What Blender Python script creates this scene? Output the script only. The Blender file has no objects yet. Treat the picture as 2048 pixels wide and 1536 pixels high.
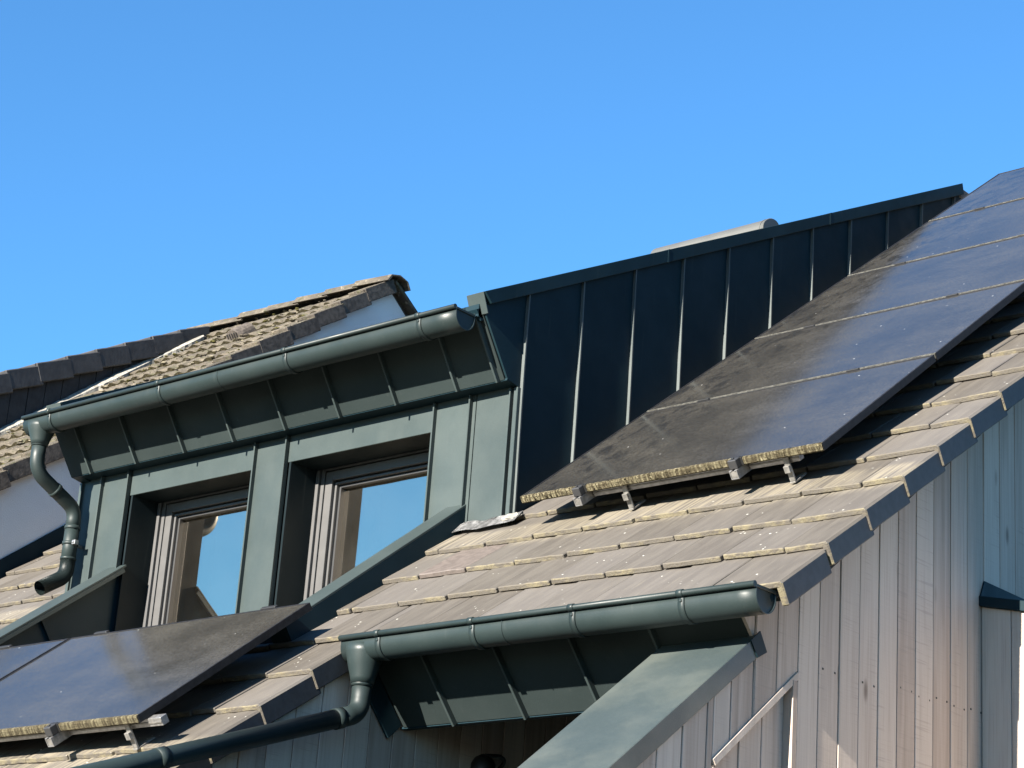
import bpy, bmesh, math, random
from mathutils import Matrix, Vector
random.seed(7)
S = bpy.context.scene
COL = S.collection

# ------------------------------------------------------------------ camera
cam_d = bpy.data.cameras.new('camera'); cam = bpy.data.objects.new('camera', cam_d); COL.objects.link(cam)
S.camera = cam
cam_d.sensor_width = 36.0; cam_d.lens = 4298.9 / 2048 * 36.0
cam_d.clip_start = 0.1; cam_d.clip_end = 3000
_r = Vector((0.75388, 0.65335, 0.06931)); _d = Vector((-0.16783, 0.29349, -0.94111)); _f = Vector((-0.63522, 0.69785, 0.33091))
_m = Matrix.Identity(4)
for i in range(3):
    _m[i][0] = _r[i]; _m[i][1] = -_d[i]; _m[i][2] = -_f[i]
_m[0][3], _m[1][3], _m[2][3] = 6.64201, -7.41342, -2.91898
cam.matrix_world = _m

# ------------------------------------------------------------------ world, sun, exposure
LDIR = Vector((-0.046, 1.0, -0.40)).normalized()          # the way the sunlight travels
EL = math.asin(-LDIR.z)
w = bpy.data.worlds.new('World'); S.world = w; w.use_nodes = True
nt = w.node_tree; nt.nodes.clear()
sky = nt.nodes.new('ShaderNodeTexSky'); sky.sky_type = 'NISHITA'; sky.sun_disc = False
sky.sun_elevation = EL; sky.sun_rotation = math.atan2(-LDIR.x, -LDIR.y)
sky.altitude = 0; sky.air_density = 1.0; sky.dust_density = 0.0; sky.ozone_density = 10.0
bgn = nt.nodes.new('ShaderNodeBackground'); bgn.inputs['Strength'].default_value = 0.066
wo = nt.nodes.new('ShaderNodeOutputWorld')
wb = nt.nodes.new('ShaderNodeMix'); wb.data_type = 'RGBA'; wb.blend_type = 'MULTIPLY'; wb.inputs[0].default_value = 1.0
wb.inputs[7].default_value = (.97, 1.06, .90, 1)                # the camera's white balance, even over the whole sky
nt.links.new(sky.outputs[0], wb.inputs[6]); nt.links.new(wb.outputs[2], bgn.inputs['Color']); nt.links.new(bgn.outputs[0], wo.inputs['Surface'])
sun_d = bpy.data.lights.new('sun', 'SUN'); sun_d.energy = 5.0; sun_d.angle = math.radians(0.5); sun_d.color = (1.0, 0.93, 0.82)
sun = bpy.data.objects.new('sun', sun_d); COL.objects.link(sun)
sun.rotation_euler = LDIR.to_track_quat('-Z', 'Y').to_euler(); sun.location = (0, -20, 12)
S.view_settings.view_transform = 'Standard'; S.view_settings.look = 'None'
S.view_settings.gamma = 1.0; S.view_settings.exposure = 2.25; S.view_settings.use_curve_mapping = False

# ------------------------------------------------------------------ helpers
TH = 0.6517867; CT, ST, TT = math.cos(TH), math.sin(TH), math.tan(TH)
ROOF = Matrix.Rotation(TH, 4, 'X')                        # roof frame (u, v, n) -> world
def RP(u, v, n): return Vector((u, v * CT - n * ST, v * ST + n * CT))
def roofz(y, n): return y * TT + n / CT

def obj(name, me, parent=None, mats=None, mw=None):
    o = bpy.data.objects.new(name, me); COL.objects.link(o)
    if mats is not None and len(me.materials) == 0:
        for m in (mats if isinstance(mats, (list, tuple)) else [mats]): me.materials.append(m)
    if parent is not None:
        o.parent = parent
        if parent.type == 'EMPTY': o.matrix_parent_inverse = Matrix.Translation(parent.location).inverted()
    if mw is not None: o.matrix_basis = mw
    return o
def thing(name, loc, label, cat, group=None):
    o = bpy.data.objects.new(name, None); COL.objects.link(o); o.location = loc; o.empty_display_size = 0.2
    o['label'] = label; o['category'] = cat
    if group: o['group'] = group
    return o
def mesh_bm(bm, name='m', smooth=False):
    bmesh.ops.recalc_face_normals(bm, faces=bm.faces[:])
    me = bpy.data.meshes.new(name); bm.to_mesh(me); bm.free()
    if smooth:
        for p in me.polygons: p.use_smooth = True
    return me
def bevel_bm(bm, wd, seg=1):
    if wd > 0:
        bmesh.ops.bevel(bm, geom=bm.edges[:], offset=wd, segments=seg, affect='EDGES', profile=0.6)
def bm_prism(bm, poly, axis, a0, a1, bev=0.0):
    """extrude a polygon. axis 'x': poly is (y,z); 'y': poly is (x,z); 'z': poly is (x,y)"""
    def pt(p, a):
        return {'x': (a, p[0], p[1]), 'y': (p[0], a, p[1]), 'z': (p[0], p[1], a)}[axis]
    b = bmesh.new()
    v0 = [b.verts.new(pt(p, a0)) for p in poly]; v1 = [b.verts.new(pt(p, a1)) for p in poly]
    n = len(poly)
    b.faces.new(v0); b.faces.new(v1[::-1])
    for i in range(n): b.faces.new((v0[i], v0[(i + 1) % n], v1[(i + 1) % n], v1[i]))
    bmesh.ops.recalc_face_normals(b, faces=b.faces[:])
    bevel_bm(b, bev)
    t = bpy.data.meshes.new('t'); b.to_mesh(t); b.free(); bm.from_mesh(t); bpy.data.meshes.remove(t)
def bm_box(bm, x0, x1, y0, y1, z0, z1, bev=0.0, mat=None):
    b = bmesh.new(); bmesh.ops.create_cube(b, size=1.0)
    for v in b.verts: v.co = ((x0 + x1) / 2 + v.co.x * (x1 - x0), (y0 + y1) / 2 + v.co.y * (y1 - y0), (z0 + z1) / 2 + v.co.z * (z1 - z0))
    bevel_bm(b, bev)
    if mat is not None: b.transform(mat)
    t = bpy.data.meshes.new('t'); b.to_mesh(t); b.free(); bm.from_mesh(t); bpy.data.meshes.remove(t)
def box(name, x0, x1, y0, y1, z0, z1, mat, parent=None, bev=0.002, frame=None):
    bm = bmesh.new(); bm_box(bm, x0, x1, y0, y1, z0, z1, bev, frame)
    return obj(name, mesh_bm(bm), parent, mat)
def rbox(name, u0, u1, v0, v1, n0, n1, mat, parent=None, bev=0.002):
    return box(name, u0, u1, v0, v1, n0, n1, mat, parent, bev, ROOF)
def prism(name, poly, axis, a0, a1, mat, parent=None, bev=0.0):
    bm = bmesh.new(); bm_prism(bm, poly, axis, a0, a1, bev)
    return obj(name, mesh_bm(bm), parent, mat)
def bm_tube(bm, pts, rad, seg=20, cap=True):
    """sweep a circle (radius may vary per point) along points"""
    pts = [Vector(p) for p in pts]; n = len(pts)
    rr = rad if isinstance(rad, (list, tuple)) else [rad] * n
    rings = []; up = None
    for i, p in enumerate(pts):
        t = (pts[min(i + 1, n - 1)] - pts[max(i - 1, 0)]).normalized()
        if up is None:
            a = Vector((1, 0, 0)) if abs(t.x) < 0.9 else Vector((0, 0, 1))
            up = (a - t * a.dot(t)).normalized()
        else: up = (up - t * up.dot(t)).normalized()
        sd = t.cross(up)
        rings.append([bm.verts.new(p + (up * math.cos(k * 2 * math.pi / seg) + sd * math.sin(k * 2 * math.pi / seg)) * rr[i]) for k in range(seg)])
    for a, b in zip(rings, rings[1:]):
        for k in range(seg): bm.faces.new((a[k], a[(k + 1) % seg], b[(k + 1) % seg], b[k])).smooth = True
    if cap:
        bm.faces.new(rings[0]); bm.faces.new(rings[-1][::-1])
def arc_path(pts, r, n=7):
    """round the corners of a polyline with radius r"""
    pts = [Vector(p) for p in pts]; out = [pts[0]]
    for a, b, c in zip(pts, pts[1:], pts[2:]):
        d1 = (a - b).normalized(); d2 = (c - b).normalized()
        ang = d1.angle(d2); k = min(r / math.tan(ang / 2), (a - b).length * .49, (c - b).length * .49)
        p0, p1 = b + d1 * k, b + d2 * k
        for i in range(n + 1):
            s = i / n; out.append(p0 * (1 - s) ** 2 + b * 2 * s * (1 - s) + p1 * s * s)
    out.append(pts[-1]); return out

# ------------------------------------------------------------------ materials
def mat(name):
    m = bpy.data.materials.new(name); m.use_nodes = True
    nt = m.node_tree; b = nt.nodes['Principled BSDF']
    return m, nt, b
class NB:
    def __init__(s, nt): s.nt = nt
    def n(s, t, **kw):
        x = s.nt.nodes.new(t)
        for k, v in kw.items(): setattr(x, k, v)
        return x
    def l(s, a, b): s.nt.links.new(a, b)
    def pos(s, rot=None, scale=(1, 1, 1), obj=False):
        if obj: src = s.n('ShaderNodeTexCoord').outputs['Object']
        else: src = s.n('ShaderNodeNewGeometry').outputs['Position']
        mp = s.n('ShaderNodeMapping', vector_type='POINT')
        if rot:   # un-rotate into the roof frame first
            m0 = s.n('ShaderNodeMapping', vector_type='POINT'); m0.inputs['Rotation'].default_value = rot
            s.l(src, m0.inputs['Vector']); src = m0.outputs[0]
        mp.inputs['Scale'].default_value = scale
        s.l(src, mp.inputs['Vector']); return mp.outputs[0]
    def noise(s, vec, scale, detail=4, rough=.55, dist=0.0):
        x = s.n('ShaderNodeTexNoise'); x.inputs['Scale'].default_value = scale; x.inputs['Detail'].default_value = detail
        x.inputs['Roughness'].default_value = rough; x.inputs['Distortion'].default_value = dist
        s.l(vec, x.inputs['Vector']); return x.outputs['Fac']
    def vor(s, vec, scale, feature='F1'):
        x = s.n('ShaderNodeTexVoronoi', feature=feature); x.inputs['Scale'].default_value = scale
        s.l(vec, x.inputs['Vector']); return x
    def ramp(s, fac, lo, hi, a=0.0, b=1.0):
        x = s.n('ShaderNodeMapRange', interpolation_type='SMOOTHSTEP'); x.inputs['From Min'].default_value = lo; x.inputs['From Max'].default_value = hi
        x.inputs['To Min'].default_value = a; x.inputs['To Max'].default_value = b
        s.l(fac, x.inputs['Value']); return x.outputs[0]
    def mix(s, fac, a, b, blend='MIX'):
        x = s.n('ShaderNodeMix', data_type='RGBA', blend_type=blend)
        for sock, v in ((x.inputs[0], fac), (x.inputs[6], a), (x.inputs[7], b)):
            if isinstance(v, (int, float)): sock.default_value = v
            elif isinstance(v, tuple): sock.default_value = (*v, 1.0)
            else: s.l(v, sock)
        return x.outputs[2]
    def math(s, op, a, b=None):
        x = s.n('ShaderNodeMath', operation=op)
        for sock, v in ((x.inputs[0], a), (x.inputs[1], b)):
            if v is None: continue
            if isinstance(v, (int, float)): sock.default_value = v
            else: s.l(v, sock)
        return x.outputs[0]
    def rnd(s): return s.n('ShaderNodeObjectInfo').outputs['Random']
    def bump(s, h, strength, dist, bsdf):
        x = s.n('ShaderNodeBump'); x.inputs['Strength'].default_value = strength; x.inputs['Distance'].default_value = dist
        s.l(h, x.inputs['Height']); s.l(x.outputs[0], bsdf.inputs['Normal'])
RR = (-TH, 0, 0)

def m_tile():
    m, nt, b = mat('concrete_tile'); q = NB(nt)
    p = q.pos(RR); pv = q.pos(RR, (9, 1.2, 3)); pw = q.pos(RR, (40, 3.0, 8))
    c = q.mix(q.ramp(q.noise(pv, 3.0, 5), .35, .68), (.064, .0555, .046), (.087, .0765, .0635))
    c = q.mix(q.ramp(q.rnd(), 0, 1, .0, .5), c, (.069, .064, .061))
    c = q.mix(q.ramp(q.noise(pw, 2.2, 4), .56, .76, 0, .55), c, (.12, .106, .083))
    c = q.mix(q.ramp(q.noise(p, 90, 3), .5, .75, 0, .30), c, (.08, .07, .06))
    # pale lichen specks and droppings
    v = q.vor(q.pos(RR, (1, 1, 1)), 26)
    sp = q.math('MULTIPLY', q.ramp(v.outputs['Distance'], .16, .10), q.ramp(q.noise(p, 5.5, 2), .55, .62))
    sp = q.math('MULTIPLY', sp, q.ramp(q.noise(p, 30, 2), .45, .52))
    c = q.mix(sp, c, (.42, .41, .37))
    # straw coloured run-off streaks on the course washed by the panels' lower edge
    sx = q.n('ShaderNodeSeparateXYZ'); q.l(q.pos(RR), sx.inputs[0])
    w1 = q.math('MULTIPLY', q.ramp(sx.outputs['Y'], -.22, -.08), q.ramp(sx.outputs['Y'], .14, .05))
    w2 = q.math('MULTIPLY', q.ramp(sx.outputs['Y'], -2.75, -2.5), q.ramp(sx.outputs['Y'], -2.1, -2.2))
    st = q.ramp(q.noise(q.pos(RR, (60, 2.0, 1)), 1.0, 4), .38, .62)
    c = q.mix(q.math('MULTIPLY', q.math('MULTIPLY', q.math('MAXIMUM', w1, w2), st), .8), c, (.17, .147, .107))
    rv = q.ramp(q.rnd(), 0, 1, .82, 1.12)
    hs = q.n('ShaderNodeHueSaturation'); q.l(c, hs.inputs['Color']); q.l(rv, hs.inputs['Value'])
    q.l(hs.outputs[0], b.inputs['Base Color'])
    b.inputs['Roughness'].default_value = .62; b.inputs['Specular IOR Level'].default_value = .45
    q.bump(q.math('ADD', q.noise(p, 140, 4), q.math('MULTIPLY', q.noise(pv, 8, 4), .8)), .35, .004, b)
    return m
def m_tile_edge():
    m, nt, b = mat('tile_edge_lichen'); q = NB(nt); p = q.pos(RR)
    c = q.mix(q.ramp(q.noise(q.pos(RR, (1, 1, 2.5)), 22, 5), .36, .62), (.062, .053, .043), (.122, .104, .064))
    c = q.mix(q.ramp(q.noise(p, 4, 3), .42, .56, 0, .9), c, (.070, .061, .050))
    c = q.mix(q.ramp(q.noise(p, 120, 3), .55, .7, 0, .6), c, (.07, .058, .03))
    q.l(c, b.inputs['Base Color']); b.inputs['Roughness'].default_value = .85
    q.bump(q.noise(p, 120, 4), .6, .006, b); return m
def m_plain(name, col, rough=.6, spec=.5, metal=0.0, nz=0.0, nscale=20, bump=0.0):
    m, nt, b = mat(name); q = NB(nt); p = q.pos()
    c2 = tuple(max(0, x * (1 - nz)) for x in col); c1 = tuple(x * (1 + nz) for x in col)
    q.l(q.mix(q.ramp(q.noise(p, nscale, 5), .35, .65), c2, c1), b.inputs['Base Color'])
    b.inputs['Roughness'].default_value = rough; b.inputs['Specular IOR Level'].default_value = spec; b.inputs['Metallic'].default_value = metal
    if bump: q.bump(q.noise(p, nscale * 3, 4), .4, bump, b)
    return m
def m_metal(name, ca, cb, rough=.45, spec=.5, metal=0.0):
    m, nt, b = mat(name); q = NB(nt); p = q.pos()
    c = q.mix(q.ramp(q.noise(p, 2.3, 6, .6), .35, .68), ca, cb)
    c = q.mix(q.ramp(q.noise(p, 260, 2), .4, .75, 0, .22), c, tuple(min(1, x * 1.7) for x in cb))
    c = q.mix(q.ramp(q.noise(q.pos(None, (30, 30, 2.0)), 1.2, 3), .62, .8, 0, .14), c, (.07, .075, .072))
    rv = q.ramp(q.rnd(), 0, 1, .92, 1.07)
    hs = q.n('ShaderNodeHueSaturation'); q.l(c, hs.inputs['Color']); q.l(rv, hs.inputs['Value'])
    q.l(hs.outputs[0], b.inputs['Base Color'])
    q.l(q.ramp(q.noise(p, 5, 4), .3, .7, rough - .07, rough + .07), b.inputs['Roughness'])
    b.inputs['Specular IOR Level'].default_value = spec; b.inputs['Metallic'].default_value = metal
    h = q.math('ADD', q.noise(p, 1.7, 2), q.math('MULTIPLY', q.noise(p, 300, 2), .03))
    q.bump(h, .5, .016, b); return m
def m_wood():
    m, nt, b = mat('weathered_wood'); q = NB(nt)
    p = q.pos(); off = q.math('MULTIPLY', q.rnd(), 37.0)
    def shifted(scale):
        g = q.n('ShaderNodeNewGeometry'); a = q.n('ShaderNodeVectorMath', operation='MULTIPLY'); a.inputs[1].default_value = scale
        q.l(g.outputs['Position'], a.inputs[0]); d = q.n('ShaderNodeVectorMath', operation='ADD'); q.l(a.outputs[0], d.inputs[0])
        cx = q.n('ShaderNodeCombineXYZ'); q.l(off, cx.inputs[0]); q.l(off, cx.inputs[1]); q.l(off, cx.inputs[2]); q.l(cx.outputs[0], d.inputs[1])
        return d.outputs[0]
    g1 = q.noise(shifted((22, 22, .9)), 1.0, 5, .6, .6)
    c = q.mix(q.ramp(g1, .3, .7), (.325, .262, .218), (.45, .372, .318))
    c = q.mix(q.ramp(q.rnd(), 0, 1, 0, .75), c, (.40, .35, .305))
    c = q.mix(q.ramp(q.noise(shifted((130, 130, 2.2)), 1.0, 4), .48, .75, 0, .45), c, (.23, .19, .165))
    saw = q.noise(shifted((4, 4, 130)), 1.0, 2)           # saw marks across the grain
    c = q.mix(q.math('MULTIPLY', q.ramp(saw, .56, .68, 0, .4), q.ramp(q.noise(shifted((5, 5, 1.1)), 1, 2), .45, .62)), c, (.24, .205, .185))
    kn = q.vor(shifted((4.2, 4.2, 1.5)), 1.0)
    c = q.mix(q.ramp(kn.outputs['Distance'], .11, .04, 0, .85), c, (.11, .08, .063))
    # silvering and rain marks running down
    c = q.mix(q.ramp(q.noise(q.pos(None, (9, 9, .5)), 1.0, 4), .52, .75, 0, .4), c, (.49, .43, .375))
    rv = q.ramp(q.rnd(), 0, 1, .86, 1.12)
    hs = q.n('ShaderNodeHueSaturation'); q.l(c, hs.inputs['Color']); q.l(rv, hs.inputs['Value'])
    q.l(hs.outputs[0], b.inputs['Base Color'])
    b.inputs['Roughness'].default_value = .75; b.inputs['Specular IOR Level'].default_value = .25
    q.bump(q.math('ADD', g1, q.math('MULTIPLY', saw, .6)), .35, .003, b); return m
def m_panel_glass():
    m, nt, b = mat('solar_glass'); q = NB(nt); p = q.pos(RR)
    dust = q.ramp(q.noise(p, 2.0, 6, .65), .3, .7, .22, .42)
    fine = q.ramp(q.noise(q.pos(RR, (1, .6, 1)), 120, 4, .7), .35, .68, .72, 1.35)
    sx = q.n('ShaderNodeSeparateXYZ'); q.l(p, sx.inputs[0])
    # grimy blotches down the shaded left margin beside the dormer cheek
    edge = q.ramp(sx.outputs['X'], .95, .05)
    edge = q.math('MULTIPLY', edge, q.ramp(sx.outputs['X'], -.2, -.05))
    blot = q.math('MULTIPLY', q.ramp(q.noise(q.pos(RR, (1.0, .55, 1)), 10, 6, .65, .6), .48, .62), edge)
    d2 = q.math('MULTIPLY', dust, fine); d2 = q.math('MULTIPLY', d2, q.math('SUBTRACT', 1.0, q.math('MULTIPLY', blot, .62)))
    sw = q.noise(q.pos(RR, (.7, 6, 1)), 1.2, 3)
    d2 = q.math('MULTIPLY', d2, q.ramp(sw, .3, .7, .9, 1.08))
    sv = q.math('ABSOLUTE', q.math('SUBTRACT', q.math('FRACT', q.math('DIVIDE', sx.outputs['Y'], .1935)), .5))
    su = q.math('ABSOLUTE', q.math('SUBTRACT', q.math('FRACT', q.math('DIVIDE', sx.outputs['X'], .1700)), .5))
    cell = q.math('MAXIMUM', q.ramp(sv, .484, .496), q.ramp(su, .486, .497))
    d2 = q.math('MULTIPLY', d2, q.math('SUBTRACT', 1.0, q.math('MULTIPLY', cell, .16)))
    c = q.mix(d2, (.005, .006, .008), (.080, .073, .060))
    v = q.vor(p, 17); sp = q.math('MULTIPLY', q.ramp(v.outputs['Distance'], .10, .06), q.ramp(q.noise(p, 23, 2), .58, .64))
    c = q.mix(sp, c, (.3, .3, .29))
    q.l(c, b.inputs['Base Color'])
    q.l(q.ramp(d2, .1, .5, .09, .20), b.inputs['Roughness']); b.inputs['IOR'].default_value = 1.38
    b.inputs['Specular IOR Level'].default_value = .5
    q.bump(q.noise(p, 1.3, 2), .05, .006, b); return m
def m_panel_lichen():
    m, nt, b = mat('panel_edge_lichen'); q = NB(nt); p = q.pos(RR)
    n = q.noise(q.pos(RR, (1, .2, .12)), 75, 3, .6)
    c = q.mix(q.ramp(n, .44, .60), (.062, .048, .024), (.19, .165, .098))
    c = q.mix(q.ramp(q.noise(p, 110, 3), .55, .75, 0, .5), c, (.22, .20, .135))
    q.l(c, b.inputs['Base Color']); b.inputs['Roughness'].default_value = .9
    q.bump(q.noise(p, 150, 3), .7, .006, b); return m
def m_glass():
    m, nt, b = mat('window_glass'); q = NB(nt)
    nt.nodes.remove(b); out = nt.nodes['Material Output']
    gl = q.n('ShaderNodeBsdfGlossy'); gl.inputs['Color'].default_value = (1.0, .86, .68, 1); gl.inputs['Roughness'].default_value = .0
    tr = q.n('ShaderNodeBsdfTransparent'); tr.inputs['Color'].default_value = (.5, .5, .48, 1)
    df = q.n('ShaderNodeBsdfDiffuse'); df.inputs['Color'].default_value = (.55, .55, .53, 1)      # thin film of dust
    m0 = q.n('ShaderNodeMixShader'); q.l(q.ramp(q.noise(q.pos(), 3.0, 4), .3, .7, .008, .018), m0.inputs[0]); q.l(tr.outputs[0], m0.inputs[1]); q.l(df.outputs[0], m0.inputs[2])
    mx = q.n('ShaderNodeMixShader'); mx.inputs[0].default_value = .55
    bp = q.n('ShaderNodeBump'); bp.inputs['Strength'].default_value = .25; bp.inputs['Distance'].default_value = .004
    q.l(q.noise(q.pos(), 2.6, 1), bp.inputs['Height']); q.l(bp.outputs[0], gl.inputs['Normal'])
    q.l(m0.outputs[0], mx.inputs[1]); q.l(gl.outputs[0], mx.inputs[2]); q.l(mx.outputs[0], out.inputs['Surface']); return m
def m_brown_tile():
    m, nt, b = mat('mossy_brown_tile'); q = NB(nt); p = q.pos(RR)
    c = q.mix(q.ramp(q.noise(p, 7, 6, .65), .35, .65), (.045, .037, .027), (.10, .083, .06))
    c = q.mix(q.ramp(q.noise(p, 16, 5, .6), .52, .66), c, (.05, .048, .022))
    c = q.mix(q.ramp(q.noise(p, 24, 4, .6), .60, .68), c, (.17, .145, .105))
    c = q.mix(q.ramp(q.noise(p, 90, 3), .55, .7, 0, .6), c, (.035, .028, .018))
    q.l(c, b.inputs['Base Color']); b.inputs['Roughness'].default_value = .9
    q.bump(q.noise(p, 45, 5, .7), 1.0, .02, b); return m
def m_render():
    m, nt, b = mat('white_render'); q = NB(nt); p = q.pos()
    c = q.mix(q.ramp(q.noise(p, 1.5, 5), .3, .7), (.55, .55, .555), (.63, .625, .62))
    c = q.mix(q.ramp(q.noise(q.pos(None, (8, 8, .6)), 1.0, 4), .6, .8, 0, .3), c, (.36, .35, .33))
    q.l(c, b.inputs['Base Color']); b.inputs['Roughness'].default_value = .85
    q.bump(q.noise(p, 120, 3), .5, .006, b); return m

TILE, TEDGE = m_tile(), m_tile_edge()
TNEW = m_plain('newer_brown_tile', (.085, .070, .062), .6, .4, 0, .15, 30, .003)
SKIRT = m_plain('shaded_verge_granulate', (.032, .034, .038), .6, .3, 0, .12, 30, .0008)  # verge flange: dark granulate, with the shade on its side mixed into the colour
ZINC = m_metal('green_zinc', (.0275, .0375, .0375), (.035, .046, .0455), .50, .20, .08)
SOFS = m_metal('green_zinc_soffit_shade', (.0165, .023, .023), (.021, .028, .028), .60, .10, .0)  # same zinc, darkened so the eaves shade sits in the colour
REVS = m_metal('reveal_zinc_shade', (.004, .008, .010), (.006, .010, .012), .6, .08)  # near-black copy of the sheet, shade of the window reveals painted in
SEAM = m_metal('sunlit_seam_zinc', (.052, .062, .062), (.07, .08, .079), .5, .25, .1)  # lighter zinc, sunlight on the cheek seams painted into the tone
PATINA = m_metal('patinated_cap_sheet', (.029, .040, .042), (.062, .071, .065), .42, .35, .1)
ZDARK = m_metal('green_zinc_shade_tone', (.005, .015, .0205), (.008, .019, .0245), .52, .10)  # shaded copy of the zinc, its dimness carried by the base colour
GUT = m_metal('green_gutter_paint', (.0115, .018, .0182), (.015, .0225, .0223), .46, .28)
WOOD = m_wood()
GLASSP, LICH = m_panel_glass(), m_panel_lichen()
BLACKF = m_plain('black_anodised_frame', (.010, .010, .011), .5, .2, 0, .3, 40)
ALU = m_plain('mill_aluminium', (.28, .275, .27), .38, .5, .75, .18, 50)
ALUD = m_plain('dull_aluminium', (.17, .162, .15), .5, .5, .4, .25, 30)
BLK = m_plain('black_plastic', (.012, .012, .012), .5, .4)
FRAME = m_plain('grey_window_profile', (.062, .061, .061), .5, .4, 0, .06, 10)
FRAMED = m_plain('dark_window_profile', (.025, .025, .026), .5, .4, 0, .06, 10)
PANE = m_glass()
FELT = m_plain('roofing_felt', (.03, .03, .03), .9, .2)
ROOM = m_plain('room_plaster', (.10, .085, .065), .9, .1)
CURT = m_plain('ochre_curtain', (.085, .062, .034), .9, .1, 0, .05)
LEAD = m_plain('lead_flashing', (.17, .17, .17), .5, .5, .0, .35, 35, .008)
MORTAR = m_plain('pale_mortar', (.20, .19, .168), .95, .2, 0, .25, 25, .02)
GCRUST = m_plain('grey_crust', (.11, .108, .096), .9, .2, 0, .35, 60)
BSHADE = m_plain('damp_moss_edge', (.026, .022, .012), .95, .1, 0, .5, 60)  # dark tile fronts, painted as the shaded hollows under each lap
BROWN, RENDER = m_brown_tile(), m_render()
BSKIRT = m_plain('brown_verge_side', (.062, .052, .044), .8, .3, 0, .35, 25, .006)
DSLATE = m_plain('dark_slate', (.013, .013, .014), .6, .4, 0, .3, 15, .004)
DVERGE = m_plain('dark_verge_tile', (.03, .029, .030), .6, .45, 0, .2, 12, .003)
HOOD = m_plain('grey_hood', (.065, .066, .062), .45, .5, 0, .06, 6)
CREAM = WOOD
GRND = m_plain('dark_ground', (.055, .06, .04), .9, .2, 0, .2, 3)  # unseen ground, coloured dark so it throws up little light

# ------------------------------------------------------------------ ground
bm = bmesh.new()
for x, y in ((-1500, -1500), (1500, -1500), (1500, 1500), (-1500, 1500)): bm.verts.new((x, y, -4.5))
bm.faces.new(bm.verts[:]); g = obj('ground', mesh_bm(bm), None, GRND); g['kind'] = 'structure'

# ================================================================== MAIN HOUSE
GX = 1.87          # gable wall face
VX = 2.12          # outer face of the gable verge
LX = -0.19         # wall face under the low verge
LVX = -0.15        # outer face of the low verge
NX = -5.38         # neighbour's wall
house = thing('house', (0, 0, -4.5), 'tiled house with grey timber gable boards below the solar panel roof', 'house')
roof = rbox('roof', LVX - .02, VX - .06, -1.05, 5.95, -.30, -.235, FELT, house, 0)
rbox('roof_deck', NX + .02, LVX - .06, -3.3, -1.05, -.30, -.235, FELT, house, 0)
rbox('roof_deck', NX + .02, -3.9, -1.049, 5.95, -.30, -.235, FELT, house, 0)

GAUGE, V0, TW, THK = .35, -.82, .305, .025
TILT = math.atan(THK / GAUGE)
def tile_mesh(width, length=.43, skirt=None):
    bm = bmesh.new(); bm_box(bm, 0.006, width - .006, 0, length, 0, THK, .004)
    if skirt:   # the vertical flange that closes the verge
        sk = bmesh.new(); bm_box(sk, width - .028, width, .0, GAUGE + .02, -.075, THK - .004, .005)
        t = bpy.data.meshes.new('t'); mesh_n = len(bm.faces); sk.to_mesh(t); sk.free(); bm.from_mesh(t)
        bm.faces.ensure_lookup_table()
        for f in bm.faces[mesh_n:]: f.material_index = 2
    for i in range(1, 7):
        bmesh.ops.bisect_plane(bm, geom=bm.verts[:] + bm.edges[:] + bm.faces[:], plane_co=(width * i / 7, 0, 0), plane_no=(1, 0, 0))
    jit = [(random.uniform(-.0028, .0028), random.uniform(-.0016, .0016)) for _ in range(8)]
    for v in bm.verts:
        a_, b_ = jit[max(0, min(7, round(v.co.x / width * 7)))]
        if v.co.y < .02: v.co.y += a_
        if v.co.z > THK * .5: v.co.z += b_
    bmesh.ops.recalc_face_normals(bm, faces=bm.faces[:])
    for f in bm.faces:
        f.normal_update()
        if f.normal.y < -.6: f.material_index = 1
        elif skirt and f.material_index == 2 and f.normal.z > .6: f.material_index = 0
    me = bpy.data.meshes.new('tile')
    bm.to_mesh(me); bm.free()
    for m_ in (TILE, TEDGE, SKIRT): me.materials.append(m_)
    return me
_tm = {}
def put_tile(u0, u1, k, name='tile', skirt=False, me=None, drop=0.0):
    wd = round(u1 - u0, 3); key = (wd, skirt, random.randrange(4))
    if me is None:
        if key not in _tm: _tm[key] = tile_mesh(wd, skirt=skirt)
        me = _tm[key]
    j = random.uniform(-.006, .006)
    m_ = ROOF @ Matrix.Translation((u0, V0 + GAUGE * k + j - (.035 if (k == -1 and u0 > LVX - .01) else 0), -.19 + drop)) @ Matrix.Rotation(-TILT, 4, 'X')
    if skirt: m_ = m_ @ Matrix.Translation((u1 - u0, 0, 0)) @ Matrix.Rotation(.022, 4, 'Z') @ Matrix.Translation((u0 - u1, 0, 0))
    else:
        m_ = m_ @ Matrix.Translation((0, 0, .006)) @ Matrix.Rotation(.014 + random.uniform(-.009, .009), 4, 'Y') @ Matrix.Rotation(random.uniform(-.006, .006), 4, 'Z')
    return obj(name, me, roof, None, m_)
for k in range(-1, 20):
    j0 = 1.915 if k % 2 == 0 else 1.757
    left = -.64 if V0 + GAUGE * (k + 1) < .32 else -.30
    if k <= -1: left = LVX + .005
    put_tile(j0, VX, k, 'verge_tile', True)
    e = j0
    while e - left > .05:
        s0 = max(left, e - TW)
        o = put_tile(s0, e, k)
        e -= TW
# the one newer, darker tile beside the kerb
for o in list(roof.children):
    c = o.matrix_basis @ Vector((.15, .15, .02))
    rc = ROOF.inverted() @ c
    if o.name.startswith('tile') and abs(rc.x + .17) < .153 and abs(rc.y + .36) < .15:
        me = o.data.copy(); me.materials.clear()
        for m_ in (TNEW, TNEW, SKIRT): me.materials.append(m_)
        o.data = me; o['label'] = 'darker, newer brown roof tile'
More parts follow.
